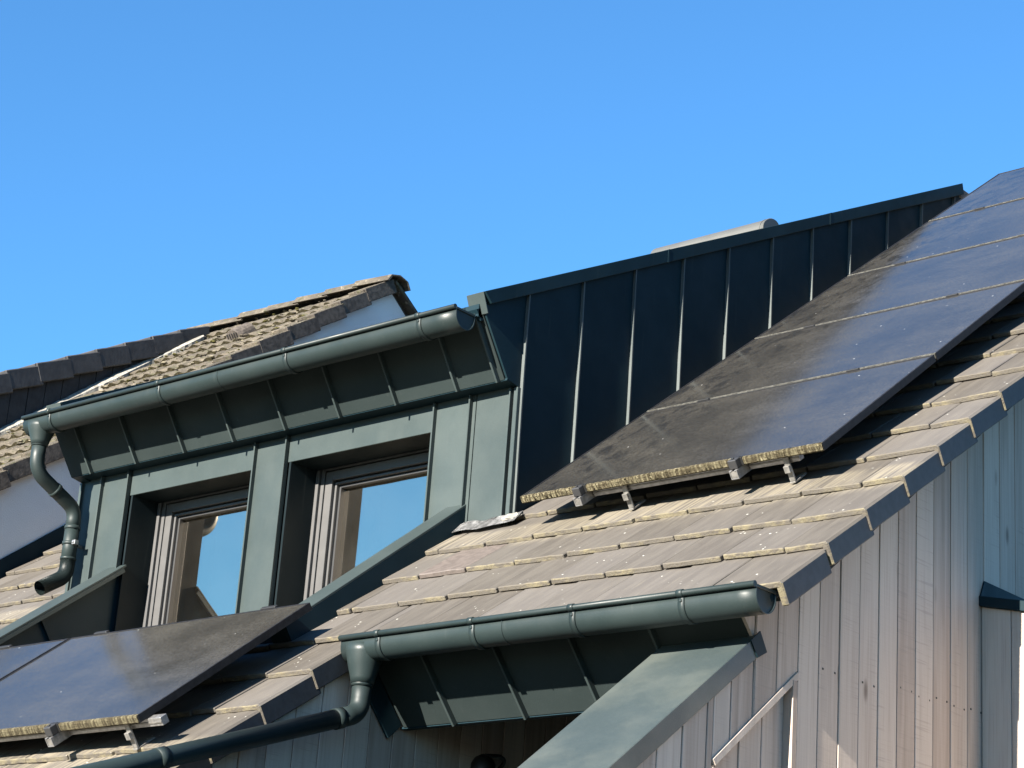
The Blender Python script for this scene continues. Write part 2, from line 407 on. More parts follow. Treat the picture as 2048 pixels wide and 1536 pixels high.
# lower roof in front of the dormer, running down past the porch
for k in range(-7, -1 + 1):
    if k == -1:
        e = LVX - .001; st = e - TW; put_tile(st, e, k)
    else:
        put_tile(LVX - .285, LVX, k, 'verge_tile', True); e = LVX - .285
        if k % 2: put_tile(e - TW / 2, e, k); e -= TW / 2
    lim = -3.95 if k >= -4 else -2.75
    if k == -1: e = LVX - .001 - TW
    while e > lim:
        put_tile(e - TW, e, k); e -= TW
# tiles left of the dormer, against the neighbour's wall
for k in range(-3, 8):
    e = -3.52 if V0 + GAUGE * k < .2 else -3.88
    if k % 2: put_tile(e - TW / 2, e, k); e -= TW / 2
    while e - NX > .06:
        put_tile(max(NX + .02, e - TW), e, k); e -= TW
# ridge
ridge = house
def ridge_mesh(L, r, mats, h=1.0, n=12):
    bm = bmesh.new(); rows = []
    for x, rr in ((0, r), (L, r * .93)):
        rows.append([[bm.verts.new((x, math.cos(math.pi * i / n) * q_, math.sin(math.pi * i / n) * q_ * h)) for i in range(n + 1)] for q_ in (rr, rr - .018)])
    for i in range(n):
        bm.faces.new((rows[0][0][i], rows[0][0][i + 1], rows[1][0][i + 1], rows[1][0][i]))
        bm.faces.new((rows[0][1][i], rows[1][1][i], rows[1][1][i + 1], rows[0][1][i + 1]))
        for e in (0, 1): bm.faces.new((rows[e][0][i], rows[e][0][i + 1], rows[e][1][i + 1], rows[e][1][i]))
    for i in (0, n): bm.faces.new((rows[0][0][i], rows[1][0][i], rows[1][1][i], rows[0][1][i]))
    me = mesh_bm(bm)
    for m_ in mats: me.materials.append(m_)
    return me
RM = ridge_mesh(.44, .12, [TILE])
RY = 6.02 * CT + .19 * ST; RZ = 6.02 * ST - .20 * CT
for i in range(7): obj('ridge_tile', RM, house, None, Matrix.Translation((VX - .42 - .38 * i, RY + .06, RZ)) @ Matrix.Rotation(.02, 4, 'Y'))
# rear slope so the ridge is not a paper edge
prism('rear_roof', [(RY + .06, RZ + .06), (RY + .06, RZ - .08), (RY + 5.2, RZ - 3.98), (RY + 5.2, RZ - 3.84)], 'x', NX + .03, VX, TNEW, house)

# ---- vertical boards on a plane x = const
BW = .1485
def lerp_poly(y0, y1, top, bot, breaks=()):
    ys = [y0] + [b for b in sorted(breaks) if y0 + 1e-4 < b < y1 - 1e-4] + [y1]
    return [(y, bot(y)) for y in ys] + [(y, top(y)) for y in reversed(ys)]
def board(parent, xf, y0, y1, top, bot, breaks=(), thick=.02, mat_=None, name='board'):
    gap = .0032; y0 += gap; y1 -= gap
    poly = lerp_poly(y0, y1, top, bot, breaks)
    if min(top(y0) - bot(y0), top(y1) - bot(y1)) < .004: return None
    dx = random.uniform(-.0015, .0015)
    return prism(name, poly, 'x', xf - thick + dx, xf + dx, mat_ or WOOD, parent, .0018)
capz = lambda y: -1.055 + .763 * (y + .736)                # upper surface of the sloping cap
capu = lambda y: capz(y) - .078 / CT                        # lower edge of its fascia
soffz = lambda y: -1.2 - 1.1 * (y + .5)                     # eaves soffit plane
gtop = lambda y: roofz(y, -.262) if y > -.66 else capu(y)
FA, FB = (-.368, -1.089), (-.912, -1.529)                   # frame corners (right/top, left)
framez = lambda y: FA[1] + (y - FA[0]) * (FA[1] - FB[1]) / (FA[0] - FB[0])
BOT = lambda y: -4.48
gable = prism('gable_wall', [(-.64, -4.5), (4.85, -4.5), (4.85, roofz(4.85, -.33)), (-.64, roofz(-.64, -.33))], 'x', GX - .13, GX - .045, FELT, house)
y = -.358; joints = [y + BW * i for i in range(0, 34)]
for a, b_ in zip(joints, joints[1:]): board(gable, GX, a, b_, gtop, BOT)
# boards between the frame and the sloping cap, and on down below it
y = -.358
while y > -2.9:
    a, b_ = y - BW, y
    if b_ > FB[0] - .001:
        if a < FB[0]:
            board(gable, GX, FB[0], b_, capu, framez); board(gable, GX, a, FB[0], capu, BOT)
        elif b_ > -.66 and a < -.66:
            board(gable, GX, a, -.6605, capu, framez); board(gable, GX, -.6595, b_, lambda q_: roofz(q_, -.262), framez)
        else:
            board(gable, GX, a, b_, gtop if a > -.66 else capu, framez)
    else: board(gable, GX, a, b_, capu, BOT)
    y -= BW
prism('eaves_end', [(-.78, -.895), (-.662, roofz(-.662, -.262)), (-.662, -1.02)], 'x', GX - .018, GX - .002, WOOD, house, .001)
# nail heads
nm = bmesh.new()
for a in joints[1:12]:
    for zz_ in (-1.03, -1.62, -2.2):
        zq = zz_ + .06 * a + random.uniform(-.012, .012)
        for dy in (.03, BW - .03):
            bm_box(nm, GX - .003, GX + .0012, a + dy - .004, a + dy + .004, zq - .004, zq + .004)
o = obj('nail_heads', mesh_bm(nm), house, BLK); o['kind'] = 'stuff'
# the framed niche: frame strips and recessed boards
fr = house
def strip(name, p, q_, wd, x0, x1, parent, mat_=WOOD):
    p, q_ = Vector((p[0], p[1])), Vector((q_[0], q_[1])); d = (q_ - p).normalized(); nn = Vector((-d.y, d.x)) * wd
    return prism(name, [tuple(p), tuple(q_), tuple(q_ + nn), tuple(p + nn)], 'x', x0, x1, mat_, parent, .0015)
niche = prism('niche', [(-.885, -4.4), (-.40, -4.4), (-.40, -1.145), (-.885, -1.538)], 'x', GX - .14, GX - .06, FELT, house)
strip('trim', (FB[0], FB[1]), (FA[0], FA[1]), -.028, GX - .09, GX + .006, niche)
strip('trim', (-.368, -4.45), (-.368, -1.128), .032, GX - .09, GX + .008, niche)
strip('trim', (-.880, -4.45), (-.880, -1.56), .032, GX - .09, GX + .005, niche)
y = -.40
while y > -.90:
    board(niche, GX - .034, max(y - BW, -.882), y, lambda q_: framez(q_) - .02, BOT); y -= BW
# sloping cap on the wing wall beside the porch
ce = -.664
prism('wing_wall', [(-2.9, -4.5), (-.70, -4.5), (-.70, capz(-.70) - .10), (-2.9, capz(-2.9) - .10)], 'x', 1.44, GX - .05, FELT, house)
cap = prism('sloping_cap', [(-2.9, capz(-2.9)), (ce, capz(ce)), (ce + .055, capz(ce) - .055), (-2.9, capu(-2.9))], 'x', 1.42, GX + .014, PATINA, house, .003)
prism('cap_end', [(ce - .05, capz(ce - .05) + .004), (ce + .012, capz(ce + .012) + .006), (ce + .062, capz(ce) - .06), (ce - .0, capu(ce) + .004)], 'x', GX + .0145, GX + .020, ZDARK, house, .001)
# low wall beside the porch
ltop = lambda y: roofz(y, -.262) if y < -.785 else soffz(y) if y < -.505 else roofz(y, -.36)
low = prism('side_wall', [(-3.1, -4.5), (1.2, -4.5), (1.2, roofz(1.2, -.36)), (-.49, roofz(-.49, -.36)), (-.49, -1.22), (-.79, -.93), (-3.1, roofz(-3.1, -.33))], 'x', LX - .12, LX - .045, FELT, house)
y = -.681 - 15 * .15
while y < 1.15:
    board(low, LX, y, y + .15, ltop, BOT, (-.785, -.506, -.504)); y += .15
back = box('porch_wall', LX, GX - .13, 1.06, 1.15, -4.5, .38, FELT, house, 0)
x = LX
while x < GX - .2:
    bm = bmesh.new(); bm_box(bm, x + .002, x + .148, 1.035, 1.055, -4.48, .35, .0018); obj('board', mesh_bm(bm), back, ZDARK); x += .15  # unseen back boards, given the dark sheet to cut bounce in the porch
prism('porch_ceiling', [(-.47, roofz(-.47, -.36)), (1.06, roofz(1.06, -.36)), (1.06, roofz(1.06, -.33)), (-.47, roofz(-.47, -.33))], 'x', LX, GX - .14, FRAMED, house)
# front wall under the lower eaves
lowf = box('front_wall', NX + .03, LX - .05, -2.26, -2.15, -4.5, roofz(-2.15, -.34), FELT, house, 0)
x = NX + .04
while x < LX - .06:
    x2 = min(x + .1485, LX - .022); box('board', x + .003, x2 - .003, -2.285, -2.262, -4.48, roofz(-2.285, -.31), WOOD, lowf, .0018); x += .1485
# eaves soffit in folded sheet
sofa = math.atan(1.1); SL = .445
SOF = Matrix.Translation((0, -.5, -1.2)) @ Matrix.Rotation(-(math.pi / 2 - (math.pi / 2 - sofa)) , 4, 'X')
# local frame: +y runs up and outwards along the soffit, +z points to the inside
def soffit_frame(y0, z0, slope):
    a = math.atan(slope); e = Vector((0, -math.cos(a), math.sin(a))); nrm = Vector((0, math.sin(a), math.cos(a)))
    m_ = Matrix.Identity(4)
    for i in range(3): m_[i][0] = (1, 0, 0)[i]; m_[i][1] = e[i]; m_[i][2] = nrm[i]
    m_[0][3], m_[1][3], m_[2][3] = 0, y0, z0
    return m_
SF = soffit_frame(-.5, -1.2, 1.1)
soffit = box('soffit', LX + .02, GX - .02, .0, .44, .012, .02, FELT, house, 0, SF)
sx_ = [LX + .03, .167, .585, 1.003, 1.42, GX - .012]
for a, b_ in zip(sx_, sx_[1:]): box('panel', a + .004, b_ - .004, 0, .445, -.002, .010, SOFS, soffit, .002, SF)
for a in sx_[1:-1]: box('seam', a - .006, a + .006, -.003, .44, -.030, .004, ZINC, soffit, .002, SF)
box('edge_strip', LX + .01, GX - .01, -.5 + .002, -.46, -1.206, -1.196, ZDARK, house, .001)
prism('soffit_end_plate', [(-.50, -1.19), (-.58, -1.263), (-.80, -1.02), (-.74, -.93)], 'x', LX + .006, LX + .022, ZDARK, house, .002)
# metal tray along the eaves under the first course
rbox('eaves_tray', LX + .03, VX - .05, -1.235, -1.0, -.232, -.205, ZDARK, house, .002)
# verge board behind the low verge skirt
# ================================================================== ROOF WELL KERBS (in front of dormer windows)
# ================================================================== DORMER
DX, DL, DY = -.31, -3.87, .28          # right cheek, left cheek, front
dormer = thing('dormer', (-2.09, .28, -.05), 'dark green standing seam dormer with two square windows and a deep eaves', 'dormer')
droof = lambda y: 1.02 + .52 * (y + .06)                   # roof surface
ctop = lambda y: 1.11 + .52 * (y + .056)                   # top of the verge coping
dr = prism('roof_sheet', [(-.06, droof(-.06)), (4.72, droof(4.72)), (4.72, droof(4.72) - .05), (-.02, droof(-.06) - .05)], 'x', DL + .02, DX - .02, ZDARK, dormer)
x = DL + .43
while x < DX - .1: prism('roof_seam', [(-.05, droof(-.05) - .01), (4.7, droof(4.7) - .01), (4.7, droof(4.7) + .025), (-.05, droof(-.05) + .025)], 'x', x - .006, x + .006, ZDARK, dr); x += .43
# right cheek
cheek = prism('cheek', [(.30, -.35), (4.72, roofz(4.72, -.25)), (4.72, droof(4.72) - .03), (.30, droof(.3) - .03)], 'x', DX - .08, DX - .012, FELT, dormer)
def cheek_top(y): return ctop(y) - .045
cs = [.294, .725, 1.161, 1.593, 2.018, 2.46, 2.888, 3.315, 3.755, 4.185, 4.611, 4.74]
# the first sheet folds round into the overhanging eaves
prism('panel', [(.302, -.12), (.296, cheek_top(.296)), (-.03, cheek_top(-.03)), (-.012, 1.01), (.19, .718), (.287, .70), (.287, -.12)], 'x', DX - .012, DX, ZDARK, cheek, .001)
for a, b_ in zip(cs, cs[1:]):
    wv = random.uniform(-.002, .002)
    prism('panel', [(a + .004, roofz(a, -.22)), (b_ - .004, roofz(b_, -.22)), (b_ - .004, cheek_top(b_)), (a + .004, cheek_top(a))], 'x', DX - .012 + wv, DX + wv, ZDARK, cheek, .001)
for a in cs[:-1]:
    # standing seam: a thin upright fold, not perfectly straight
    bm = bmesh.new(); z0, z1 = roofz(a, -.2), cheek_top(a); n = 9; prev = None; ph = random.uniform(0, 6)
    for i in range(n + 1):
        t = i / n; zc = z0 + (z1 - z0) * t; dy = .0025 * math.sin(ph + 5 * t); pr = .018
        ring = [bm.verts.new(c) for c in ((DX - .005, a - .005 + dy, zc), (DX + pr, a - .004 + dy, zc), (DX + pr, a + .005 + dy, zc), (DX - .005, a + .006 + dy, zc))]
        if prev:
            for j in range(4): bm.faces.new((prev[j], prev[(j + 1) % 4], ring[(j + 1) % 4], ring[j]))
        else: bm.faces.new(ring)
        prev = ring
    bm.faces.new(prev); obj('seam', mesh_bm(bm), cheek, SEAM)
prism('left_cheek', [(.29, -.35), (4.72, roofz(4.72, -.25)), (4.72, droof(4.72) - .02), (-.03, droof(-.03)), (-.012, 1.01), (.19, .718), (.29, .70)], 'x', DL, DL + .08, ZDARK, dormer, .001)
# verge copings
def coping(x0, x1, joints_):
    c = None; ys = [-.058] + joints_ + [4.70]
    for i, (a, b_) in enumerate(zip(ys, ys[1:])):
        b2 = b_ - .0015; lo = lambda y: ctop(y) - .078
        prism('coping', [(a, ctop(a)), (b2, ctop(b2)), (b2 + .02 * (i == len(ys) - 2), lo(b2)), (a + (.055 if i == 0 else 0), lo(a + (.055 if i == 0 else 0)))], 'x', x0, x1, ZDARK, dormer, .002)
        if i: prism('coping_joint', [(a - .012, ctop(a - .012) + .0015), (a + .004, ctop(a + .004) + .0015), (a + .004, lo(a + .004) - .001), (a - .012, lo(a - .012) - .001)], 'x', x0 - .001, x1 + .0015, ZDARK, dormer, .0005)
coping(DX - .095, DX + .030, [1.43, 3.06]); coping(DL - .02, DL + .13, [1.5, 3.1])
for x0, x1 in ((DX - .097, DX + .020), (DL - .01, DL + .128)):
    prism('coping_front', [(-.062, ctop(-.058) - .002), (-.0585, ctop(-.058)), (-.010, 1.005), (-.018, 1.004)], 'x', x0, x1, ZINC, dormer, .001)
box('ridge_cover', DL, DX + .01, 4.70, 4.86, ctop(4.7) - .10, ctop(4.7) - .02, TILE, dormer, .01)
# eaves soffit of the dormer
SD = soffit_frame(.185, .716, 1.465)
ds = box('eaves_soffit', DL + .01, DX - .014, .0, .35, .012, .02, FELT, dormer, 0, SD)
dsx = [DL + .005, -3.645, -3.22, -2.785, -2.36, -1.93, -1.50, -1.075, -.637, -.36, DX - .013]
for a, b_ in zip(dsx, dsx[1:]): box('panel', a + .004, b_ - .004, 0, .352, -.002, .010, SOFS, ds, .002, SD)
for a in dsx[1:-1]: box('seam', a - .006, a + .006, -.003, .352, -.030, .004, ZINC, ds, .002, SD)
box('fascia', DL + .08, DX - .02, -.045, -.005, .985, 1.055, ZDARK, dormer, .002)
box('soffit_return', DL + .01, DX - .002, .1865, DY + .03, .712, .724, ZDARK, dormer, .001)
# front wall
fw = house
W2 = (-1.979, -.890); W1 = (-3.356, -2.278); HEAD = .557; SILL = -.62; REV = .20
front = box('front_wall', DL + .02, DX - .02, DY + .012, DY + .05, .58, .71, FELT, dormer, 0)
def fpan(x0, x1, z0, z1, nm='panel'): return box(nm, x0 + .003, x1 - .003, DY, DY + .011, z0, z1, ZINC, front, .0015)
fpan(-.60, -.36, -.11, .713); fpan(-.628, -.60, -.13, .713); fpan(-.883, -.628, -.7, .713)
fpan(-2.275, -2.015, -.7, .713); fpan(-3.653, -3.397, -.7, .713); fpan(DL, -3.653, -.2, .713)
for wn in (W1, W2): fpan(wn[0] - .03, wn[1], HEAD, .713, 'lintel')
for a in (-.628, -.883, -2.015, -2.275, -3.397, -3.653):
    box('seam', a - .005, a + .005, DY - .027, DY + .006, -.7 if a < -.65 and a > -3.5 else -.05, .71, ZINC, front, .0018)
# corner trim with a shadow groove
box('corner_trim', DX - .050, DX - .040, DY - .020, DY + .01, -.08, .70, ZINC, front, .001)
box('corner_trim', DX - .020, DX + .006, DY - .016, DY + .02, -.08, .70, ZINC, front, .002)
box('corner_trim', DL - .004, DL + .02, DY - .016, DY + .02, -.1, .70, ZINC, front, .002)
# windows
def window(xa, xb, lab, curtain):
    y1 = DY + REV
    wd = box('window', xa + .004, xb - .004, y1 + .060, y1 + .066, SILL, HEAD + .02, FELT, dormer, 0)
    bpy.data.objects.remove(wd)
    # outer frame as the part, everything else below it; the head member tucks up behind the lintel
    TOPO = .060
    def ring_bm(inset, wdt, ya, yb):
        bm = bmesh.new(); a, b_, z0, z1 = xa - .012 + inset, xb + .012 - inset, SILL + inset, HEAD + TOPO - inset
        for q_ in ((a, a + wdt, z0, z1), (b_ - wdt, b_, z0, z1), (a + wdt, b_ - wdt, z1 - wdt, z1), (a + wdt, b_ - wdt, z0, z0 + wdt)):
            bm_box(bm, q_[0], q_[1], ya, yb, q_[2], q_[3], .0025)
        return mesh_bm(bm)
    wd = obj('window', ring_bm(.0, .032, y1, y1 + .11), dormer, FRAME); wd['label'] = lab
    for nm, ins, w_, off, m_ in (('gasket', .031, .008, .03, BLK), ('outer_rebate', .038, .026, .014, FRAME), ('gasket', .063, .010, .045, BLK),
                                 ('sash', .072, .054, .018, FRAME), ('gasket', .125, .011, .05, BLK), ('bead', .135, .014, .034, FRAME), ('gasket', .148, .008, .058, BLK), ('inner_bead', .155, .012, .052, FRAMED)):
        obj(nm, ring_bm(ins, w_, y1 + off, y1 + .11), wd, m_)
    box('pane', xa - .012 + .16, xb + .012 - .16, y1 + .086, y1 + .092, SILL + .16, HEAD + TOPO - .16, PANE, wd, 0)
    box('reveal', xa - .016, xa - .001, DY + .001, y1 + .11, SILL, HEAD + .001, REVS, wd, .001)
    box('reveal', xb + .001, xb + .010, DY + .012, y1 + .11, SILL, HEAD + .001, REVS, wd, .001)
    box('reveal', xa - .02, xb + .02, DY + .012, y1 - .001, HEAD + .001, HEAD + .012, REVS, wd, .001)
    box('sill', xa, xb, DY - .03, y1 + .01, SILL - .03, SILL - .002, ZDARK, wd, .002)
    # the room behind
    bm = bmesh.new(); bm_box(bm, xa - .1, xb + .1, y1 + .112, y1 + 2.0, SILL - .3, HEAD + .3)
    bm.faces.ensure_lookup_table()
    bmesh.ops.delete(bm, geom=[f for f in bm.faces if f.normal.y < -.9], context='FACES')
    obj('room', mesh_bm(bm), wd, ROOM)
    if curtain:
        bm = bmesh.new(); n = 26; prev = None
        for i in range(n + 1):
            xx = xa + .12 + .24 * i / n; yy = y1 + .19 + .018 * math.sin(i * 1.35)
            c = [bm.verts.new((xx, yy, SILL)), bm.verts.new((xx, yy, HEAD + .1))]
            if prev: bm.faces.new((prev[0], c[0], c[1], prev[1])).smooth = True
            prev = c
        obj('curtain', mesh_bm(bm), wd, CURT)
window(W2[0], W2[1], 'window nearer the dormer corner', True)
window(W1[0], W1[1], 'window nearer the downpipe', True)
# roof well in front of the windows: kerbs with copings, floor
def kerb(x0, x1, name, face):
    rbox('kerb_wall', x0 + .012, x1 - (.012 if face > 0 else .05), -1.15, .33, -.85, -.085, ZDARK, dormer, .001)
    rbox('kerb_coping', x0, x1, -1.15, .305, -.085, -.072, ZINC, dormer, .002)
    if face > 0: rbox('kerb_fascia', x1 - .010, x1, -1.15, .28, -.20, -.0855, ZDARK, dormer, .001)
    else: rbox('kerb_fascia', x1 - .010, x1, -1.15, .28, -.11, -.0855, ZINC, dormer, .001)
kerb(-.755, -.615, 'right', 1); kerb(-3.505, -3.34, 'left', -1)
rbox('kerb_seam', -3.392, -3.372, -.38, -.365, -.6, -.11, ZDARK, dormer, .001)
box('well_floor', -3.36, -.75, -.80, DY, -.83, -.78, ZDARK, dormer, .001)
# lead apron at the dormer foot
bm = bmesh.new(); n = 14; prev = None
for i in range(n + 1):
    t = i / n; u = -.615 + .40 * t
    lo = .115 + .06 * max(0, t - .55) + .006 * math.sin(9 * t); rise = .012 * abs(math.sin(7 * t + .4))
    ring = [bm.verts.new(RP(u, lo, -.158 + rise * .4)), bm.verts.new(RP(u, lo + .09, -.150 + rise)), bm.verts.new(Vector((u, DY - .004, .012 + .02 * rise)))]
    if prev:
        for j in (0, 1): bm.faces.new((prev[j], ring[j], ring[j + 1], prev[j + 1]))
    prev = ring
bmesh.ops.solidify(bm, geom=bm.faces[:], thickness=.004)
obj('lead_apron', mesh_bm(bm), dormer, LEAD)
bm = bmesh.new(); bmesh.ops.create_icosphere(bm, subdivisions=3, radius=1)
for v in bm.verts:
    s_ = 1 + .22 * math.sin(7 * v.co.x + 3 * v.co.y) * math.cos(5 * v.co.z) + random.uniform(-.08, .08)
    c = RP(-.285 + v.co.x * .062 * s_, .205 + v.co.y * .040 * s_, -.152 + v.co.z * .013 * s_); v.co = c
obj('lead_corner_dressing', mesh_bm(bm), dormer, MORTAR)

# ================================================================== GUTTERS
def gutter(name, x0, x1, yc, zl, r, dep, brackets, joint, label, end_right=True):
    g = thing(name, (x0, yc, zl - dep), label, 'gutter', 'half round rainwater gutters')
    prof = [(yc - r, zl)] + [(yc - r * math.cos(a), zl - (dep - r) - r * math.sin(a)) for a in [math.pi * i / 22 for i in range(23)]] + [(yc + r, zl + .012)]
    inn = [(yc + (p[0] - yc) * (1 - .004 / r), p[1] + (.004 if p[1] < zl - .03 else 0)) for p in prof]
    bm = bmesh.new(); n = len(prof); xs = [x0 + (x1 - x0) * i / 24 for i in range(25)]; rows = []
    for x in xs:
        sag = .0015 * math.sin(x * 3.1)
        rows.append(([bm.verts.new((x, p[0], p[1] + sag)) for p in prof], [bm.verts.new((x, p[0], p[1] + sag)) for p in inn]))
    for A, B in zip(rows, rows[1:]):
        for i in range(n - 1):
            bm.faces.new((A[0][i], A[0][i + 1], B[0][i + 1], B[0][i])).smooth = True
            bm.faces.new((A[1][i], B[1][i], B[1][i + 1], A[1][i + 1])).smooth = True
        for i in (0, n - 1): bm.faces.new((A[0][i], B[0][i], B[1][i], A[1][i]))
    for e in (rows[0], rows[-1]):
        for i in range(n - 1): bm.faces.new((e[0][i], e[0][i + 1], e[1][i + 1], e[1][i]))
    me = mesh_bm(bm); obj('trough', me, g, GUT)
    bm = bmesh.new(); bm_tube(bm, [(x0, yc - r - .009, zl + .002), (x1, yc - r - .009, zl + .002)], .0125, 14); obj('bead', mesh_bm(bm), g, GUT)
    # stop ends, set a little inside the trough
    for xe, s_ in ((x1 - .012, 1), (x0 + .004, -1)):
        pe = [(yc + (p[0] - yc) * .985, p[1]) for p in prof[:-1]]; pe[0] = (pe[0][0], zl - .006); pe[-1] = (pe[-1][0], zl - .006)
        prism('stop_end', pe, 'x', xe, xe + .006, GUT, g)
        prism('stop_end_rim', [(yc - r, zl - .008), (yc + r, zl - .008), (yc + r, zl + .004), (yc - r, zl + .004)], 'x', xe - .004, xe + .013 if s_ > 0 else xe + .01, GUT, g, .001)
    for x in brackets:
        bm = bmesh.new(); ww = .015
        pr2 = [(yc + (p[0] - yc) * (1 + .005 / r), p[1] - (.005 if p[1] < zl - .03 else 0)) for p in prof]
        A = [bm.verts.new((x - ww, p[0], p[1])) for p in pr2]; B = [bm.verts.new((x + ww, p[0], p[1])) for p in pr2]
        A2 = [bm.verts.new((x - ww, p[0], p[1])) for p in prof]; B2 = [bm.verts.new((x + ww, p[0], p[1])) for p in prof]
        for i in range(n - 1):
            bm.faces.new((A[i], A[i + 1], B[i + 1], B[i])).smooth = True
            bm.faces.new((A[i], A2[i], A2[i + 1], A[i + 1])); bm.faces.new((B[i], B[i + 1], B2[i + 1], B2[i]))
        bm_tube(bm, [(x - ww, yc - r - .009, zl + .002), (x + ww, yc - r - .009, zl + .002)], .0155, 14)
        bm_box(bm, x - .012, x + .012, yc - r - .018, yc - r + .02, zl + .010, zl + .016, .001)
        bm_box(bm, x - .006, x + .006, yc - r - .010, yc - r, zl - .032, zl - .020, .002)
        obj('bracket', mesh_bm(bm), g, GUT)
    if joint is not None:
        bm = bmesh.new(); pr2 = [(yc + (p[0] - yc) * (1 + .0022 / r), p[1] - (.0022 if p[1] < zl - .03 else 0)) for p in prof]
        A, B, A2, B2 = ([bm.verts.new((joint + d_, p[0], p[1])) for p in q_] for d_, q_ in ((-.002, pr2), (.002, pr2), (-.002, prof), (.002, prof)))
        for i in range(n - 1):
            bm.faces.new((A[i], A[i + 1], B[i + 1], B[i])); bm.faces.new((A[i], A2[i], A2[i + 1], A[i + 1])); bm.faces.new((B[i], B[i + 1], B2[i + 1], B2[i]))
        obj('joint', mesh_bm(bm), g, GUT)
    return g
gutter('gutter', -3.89, -.335, -.13, .985, .070, .098, (-.592, -1.583, -2.63, -3.634), -2.13, 'long dark green gutter along the dormer eaves above the windows')
gutter('gutter', -.145, 2.075, -.885, -.89, .066, .098, (.085, .635, 1.18, 1.725), .80, 'shorter dark green gutter on the lower eaves beneath the tiles')

# downpipes
def pipe_part(name, pts, rad, parent, m_=GUT, seg=24):
    bm = bmesh.new(); bm_tube(bm, pts, rad, seg); return obj(name, mesh_bm(bm), parent, m_)
dp = thing('downpipe', (-3.79, .2, .02), 'swan necked dark green downpipe at the left end of the dormer', 'downpipe')
PX = -3.79
pipe_part('outlet_cone', [(PX, -.13, .955), (PX, -.13, .925), (PX, -.13, .89), (PX, -.13, .845), (PX, -.13, .82)], [.088, .084, .072, .056, .050], dp)
pts = arc_path([(PX, -.13, .835), (PX, -.13, .66), (PX, .195, .50), (PX, .195, .37)], .14, 9)
pipe_part('swan_neck', pts, .0435, dp)
pipe_part('pipe', [(PX, .195, .40), (PX, .195, .15)], .0445, dp)
pts = arc_path([(PX, .195, .20), (PX, .195, .085), (PX, .02, -.03)], .12, 9)
bm = bmesh.new(); bm_tube(bm, pts, .0455, 24, cap=False); bmesh.ops.solidify(bm, geom=bm.faces[:], thickness=.003); obj('shoe', mesh_bm(bm), dp, GUT)
for a, b_ in (((PX, -.13, .83), (PX, -.13, .812)), ((PX, .195, .395), (PX, .195, .375)), ((PX, .195, .20), (PX, .195, .185))):
    pipe_part('collar', [a, b_], .0485, dp)
dn = Vector((0, .325, -.16)).normalized(); mid = Vector((PX, .03, .582))
pipe_part('collar', [mid - dn * .012, mid + dn * .012], .0475, dp)
br = pipe_part('bracket', [(PX, .195, .296), (PX, .195, .276)], .0495, dp)
box('lug', PX + .045, PX + .075, .17, .20, .272, .300, ALU, br, .002); box('screw', PX + .055, PX + .066, .162, .172, .280, .291, ALU, br, .002)
box('stand_off', PX - .01, PX + .01, .235, .30, .278, .294, ALUD, br, .001)
dp2 = thing('downpipe', (-.05, -.88, -1.3), 'dark green downpipe running forward and down from the lower gutter', 'downpipe')
QX = -.055
pipe_part('outlet_cone', [(QX, -.885, -.915), (QX, -.885, -.95), (QX, -.885, -1.0), (QX, -.885, -1.06), (QX, -.885, -1.085)], [.088, .084, .073, .056, .051], dp2)
pts = arc_path([(QX, -.885, -1.075), (QX, -.885, -1.215), (QX, -1.02, -1.265)], .09, 8)
pipe_part('elbow', pts, .0435, dp2)
pipe_part('pipe', [(QX, -.985, -1.252), (QX, -3.2, -2.04)], .0425, dp2)
dv = Vector((0, -1.0, -.356)).normalized()
pipe_part('collar', [(QX, -.885, -1.078), (QX, -.885, -1.098)], .0485, dp2, GUT)
p0 = Vector((QX, -.99, -1.2538)); pipe_part('collar', [p0, p0 + dv * .045], .0462, dp2)
p0 = Vector((QX, -1.93, -1.5884)); pipe_part('collar', [p0, p0 + dv * .05], .0462, dp2)

# ================================================================== SOLAR PANELS
def solar_panel(u0, u1, v0, v1, label, group, crust=None):
    p = thing('solar_panel', RP((u0 + u1) / 2, v0, -.035), label, 'solar panel', group)
    rbox('laminate', u0 + .006, u1 - .006, v0 + .006, v1 - .006, -.012, -.0025, GLASSP, p, 0)
    rbox('frame', u0, u0 + .011, v0, v1, -.035, 0, BLACKF, p, .001)
    rbox('frame', u1 - .011, u1, v0, v1, -.035, 0, BLACKF, p, .001)
    rbox('frame', u0 + .0112, u1 - .0112, v1 - .011, v1, -.035, 0, BLACKF, p, .001)
    f = rbox('lower_frame', u0 + .0112, u1 - .0112, v0, v0 + .009, -.035, 0, BLACKF, p, .001)
    # lichen crust grown over the lower edge
    bm = bmesh.new(); n = int((u1 - u0) / .012); prev = None
    for i in range(n + 1):
        u = u0 + .003 + (u1 - u0 - .006) * i / n; a = .0045 + random.uniform(0, .0007); t = random.uniform(-.001, .001)
        ring = [bm.verts.new(RP(u, v0 + .012 + t, .0008)), bm.verts.new(RP(u, v0 - a * .4, .0012)), bm.verts.new(RP(u, v0 - a, -.008)), bm.verts.new(RP(u, v0 - a * .9, -.030)), bm.verts.new(RP(u, v0 + .001, -.0365))]
        if prev:
            for j in range(4): bm.faces.new((prev[j], ring[j], ring[j + 1], prev[j + 1]))
        prev = ring
    bmesh.ops.solidify(bm, geom=bm.faces[:], thickness=.0006)
    obj('lichen', mesh_bm(bm), f, crust or LICH)
    return p
PH = 1.1848
names = ['lowest', 'second from bottom', 'middle', 'fourth from bottom', 'topmost']
for r in range(5):
    solar_panel(0, 1.722, r * PH, (r + 1) * PH - .018, '%s black solar panel of the column right of the dormer' % names[r], 'solar panels on the right slope', None if r == 0 else GCRUST)
solar_panel(-2.185, -.440, -2.252, -1.118, 'black solar panel below the dormer windows, nearest the lower gutter', 'solar panels below the windows')
